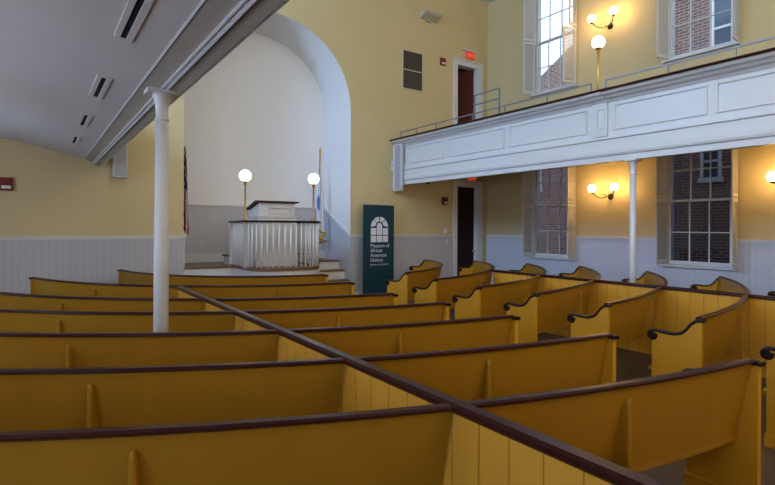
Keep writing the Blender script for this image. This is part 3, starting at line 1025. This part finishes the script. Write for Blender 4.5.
speaker(1.175, 1.40, 10.44, 10.62, 2.60, 3.86, 'grey column loudspeaker hanging at the far end of the left gallery')
sp = thing('column_loudspeaker', 'white column loudspeaker at the far end of the right gallery front', 'loudspeaker', (7.54, 10.5, 2.64), 'column loudspeakers at the gallery ends')
MB().box((7.50, 10.33, 2.64), (7.595, 10.67, 3.80)).build('cabinet', SPKW, sp, bevel=.008)
MB().box((7.488, 10.35, 2.67), (7.502, 10.56, 3.77)).build('grille', SPKG, sp)
sb_ = thing('junction_box', 'small white box on the front wall beside the right loudspeaker', 'box', (7.50, YF, 3.25))
MB().box((7.46, YF - .06, 3.17), (7.56, YF - .001, 3.39)).build('cover', WHITE_G, sb_, bevel=.006)
MB().box((7.48, YF - .068, 3.26), (7.54, YF - .058, 3.30)).build('indicator', SPKG, sb_)
camr = thing('security_camera', 'small black dome camera under the far end of the right gallery', 'camera', (8.05, 9.9, 2.86))
MB().lathe((8.02, 9.9, 2.86), [(.06, .05), (.06, .0), (.055, -.01)], 16).build('mount', SPKW, camr)
MB().lathe((8.02, 9.9, 2.85), [(.05, 0), (.045, -.03), (.025, -.052), (.002, -.058)], 16).build('dome', DARK, camr)

# banner
bx0, bx1, by, bz0, bz1 = 6.42, 7.315, YF - .35, .05, 2.27
bn = thing('pull_up_banner', 'dark teal pull-up banner with white arched window emblem beside the apse', 'banner', ((bx0 + bx1) / 2, by, 0))
MB().box((bx0, by, bz0), (bx1, by + .006, bz1)).build('fabric', TEAL, bn)
MB().box((bx0 - .01, by - .012, bz1 - .012), (bx1 + .01, by + .018, bz1 + .012)).build('top_bar', GREYM, bn)
MB().box((bx0 - .01, by - .10, .0), (bx1 + .01, by + .12, .06)).build('base', GREYM, bn, bevel=.008)
# emblem: arched window of separate lights
ex0 = bx0 + .215; ew = .50; ez0 = 1.36; sz_ = .30
mb = MB()
yy = by - .0015
def quad(pts): mb.add([(x, yy, z) for x, z in pts], [tuple(range(len(pts)))])
ecx = ex0 + ew / 2
g = .018
w3 = (ew - 2 * g) / 3
for k in range(3):
    xa = ex0 + k * (w3 + g)
    quad([(xa, ez0), (xa + w3, ez0), (xa + w3, ez0 + .155), (xa, ez0 + .155)])
for k in (0, 2):
    xa = ex0 + k * (w3 + g)
    quad([(xa, ez0 + .175), (xa + w3, ez0 + .175), (xa + w3, ez0 + .34), (xa, ez0 + .34)])
xa = ex0 + w3 + g
arc_in = [(ecx + w3 / 2 * math.cos(a), ez0 + .39 + w3 / 2 * math.sin(a)) for a in [PI * k / 10 for k in range(11)]]
quad([(xa, ez0 + .175), (xa + w3, ez0 + .175)] + arc_in)
zc_ = ez0 + .36
for a0, a1 in ((2, 43), (48, 86), (94, 132), (137, 178)):
    p = []
    ro, ri = ew / 2, w3 / 2 + .035
    for k in range(7):
        a = math.radians(a0 + (a1 - a0) * k / 6); p.append((ecx + ro * math.cos(a), zc_ + ro * math.sin(a) * 1.02))
    for k in range(7):
        a = math.radians(a1 + (a0 - a1) * k / 6); p.append((ecx + ri * math.cos(a), zc_ + .03 + ri * math.sin(a)))
    quad(p)
mb.build('window_emblem', BANW, bn)
for s, z in (('Museum of', 1.235), ('African', 1.12), ('American', 1.005), ('History', .89)):
    text('lettering', s, .122, (ex0 - .01, yy, z), (PI / 2, 0, 0), BANW, bn, depth=.001)
text('lettering', 'BOSTON + NANTUCKET', .047, (ex0 - .01, yy, .80), (PI / 2, 0, 0), BANW, bn, depth=.001)


# ------------------------------------------------------------------ flags
def drape(x, y, z0, z1, w0, w1, folds, amp, fn, lean=0.0, n=28, mrows=44):
    mb = MB()
    for j in range(mrows):
        for i in range(n):
            q = []
            for (a, b) in ((i, j), (i + 1, j), (i + 1, j + 1), (i, j + 1)):
                u, v = a / n, b / mrows
                w = w0 + (w1 - w0) * v
                ph = u * folds * 2 * PI
                px = x + (u - .12) * w + lean * v + .3 * amp * math.sin(ph * .5 + v * 3)
                py = y + amp * (0.4 + .6 * v) * math.sin(ph + v * 2.0) + amp * .4 * math.sin(ph * 2.3 + 1)
                pz = z1 + (z0 - z1) * v - .10 * (u - .5) * v + .02 * math.sin(ph)
                q.append((px, py, pz))
            mb.add(q, [(0, 1, 2, 3)], fn((i + .5) / n, (j + .5) / mrows, i, j), True)
    return mb


fx, fyy = 2.53, 11.32
us = thing('flag', 'furled stars and stripes flag on a pole at the left edge of the apse', 'flag', (fx, fyy, ZPL))
MB().lathe((fx, fyy, ZPL), [(.13, .0), (.13, .03), (.04, .06), (.03, .12)], 18).build('stand', BRASS, us)
MB().tube([(fx, fyy, ZPL + .03), (fx, fyy, 3.50)], .014, 10).build('pole', TREAD, us)
MB().lathe((fx, fyy, 3.50), [(.02, 0), (.03, .03), (.012, .05), (.03, .08), (.001, .18)], 12).build('finial', BRASS, us)


def usfn(u, v, i, j):
    if v < .50 and u < .85:
        return 1 if (i * 7 + j * 5) % 11 in (0, 5) else 0
    k = int((u * 9 + v * 2.2)) % 2
    return 2 if k == 0 else 1


drape(fx + .02, fyy - .02, 1.57, 3.40, .08, .17, 2.2, .05, usfn).build('cloth', [FBLUE, FWHITE, FRED], us)

fx, fyy = 5.86, 11.60
fl = thing('flag', 'white state flag with blue emblem and gold fringe right of the pulpit', 'flag', (fx, fyy, ZPL))
MB().lathe((fx, fyy, ZPL), [(.13, .0), (.13, .03), (.04, .06), (.03, .12)], 18).build('stand', BRASS, fl)
MB().tube([(fx, fyy, ZPL + .03), (fx + .06, fyy, 3.50)], .016, 10).build('pole', BRASS, fl)
MB().lathe((fx + .06, fyy, 3.50), [(.02, 0), (.03, .03), (.012, .05), (.035, .10), (.001, .26)], 12).build('finial', BRASS, fl)


def mafn(u, v, i, j):
    if .30 < v < .62 and u < .42 and ((v - .43) / .12) ** 2 + ((u - .20) / .17) ** 2 < 1:
        return 1
    if v > .975: return 2
    return 0


drape(fx - .01, fyy - .03, 1.30, 3.06, .10, .22, 2.0, .05, mafn).build('cloth', [FWHITE, FEMB, GOLD], fl)
mb = MB()
for a, b in (((-.04, 1.64), (.17, 1.56)), ((.17, 1.56), (.0, 1.46)), ((.0, 1.46), (.19, 1.35)), ((-.02, 1.50), (.02, 1.38))):
    p, q = (fx + a[0], fyy - .13, a[1]), (fx + b[0], fyy - .13, b[1])
    mb.tube([p, tuple((c + d) / 2 - (.02 if k == 2 else 0) for k, (c, d) in enumerate(zip(p, q))), q], .026, 6)
mb.build('fringe', GOLD, fl)


# ------------------------------------------------------------------ light
def area(name, loc, rot, sx, sy, power, color):
    l = bpy.data.lights.new(name, 'AREA')
    l.shape = 'RECTANGLE'; l.size = sx; l.size_y = sy; l.energy = power; l.color = color
    o = bpy.data.objects.new(name, l); COL.objects.link(o)
    o.location = loc; o.rotation_euler = rot
    return o


COOL = (0.27, 0.52, 1.0)
for y in (8.4, 4.87, 1.31, -2.0):
    area('window_light', (XL - .35, y, 6.6), (0, -PI / 2, 0), 2.4, 1.25, 430 if y > 8 else 125, COOL if y > 8 else (0.50, 0.68, 1.0))
    area('window_light', (XL - .35, y, 2.25), (0, -PI / 2, 0), 2.2, 1.25, 40, (0.22, 0.44, 1.0))
for x in (0.5, 4.25, 8.0):
    area('window_light', (x, YB - .35, 6.6), (PI / 2, 0, 0), 1.25, 2.4, 90, (1.0, 0.90, 0.76))


def bulb(loc, power, color=(1.0, 0.72, 0.40)):
    l = bpy.data.lights.new('sconce_fill_light', 'POINT'); l.energy = power; l.color = color; l.shadow_soft_size = .1
    o = bpy.data.objects.new('sconce_fill_light', l); COL.objects.link(o); o.location = loc


# gas-style wall sconces on the left wall, outside the picture
for y in (6.8, 3.3, -.2):
    bulb((XL + .32, y, 2.65), 17)
    bulb((XL + .32, y, 6.62), 12)
for x in (2.3, 6.2):  # unseen rear bulbs added as fill for the pew backs
    bulb((x, YB + .32, 2.65), 40)

w = bpy.data.worlds.new('world')
bpy.context.scene.world = w
w.use_nodes = True
nt = w.node_tree
bg = nt.nodes['Background']
sky = nt.nodes.new('ShaderNodeTexSky')
sky.sky_type = 'HOSEK_WILKIE'
sky.turbidity = 6
sky.sun_direction = Vector((-0.5, -0.3, 0.6)).normalized()
mixn = nt.nodes.new('ShaderNodeMix'); mixn.data_type = 'RGBA'
mixn.inputs[0].default_value = .6
mixn.inputs[7].default_value = (0.8, 0.9, 1.0, 1)
nt.links.new(sky.outputs[0], mixn.inputs[6])
nt.links.new(mixn.outputs[2], bg.inputs[0])
bg.inputs[1].default_value = 4.0

sc = bpy.context.scene
sc.view_settings.view_transform = 'Standard'
sc.view_settings.look = 'None'
sc.view_settings.exposure = 0.0
sc.cycles.use_denoising = True
sc.cycles.max_bounces = 8
sc.cycles.diffuse_bounces = 5
sc.cycles.sample_clamp_indirect = 6
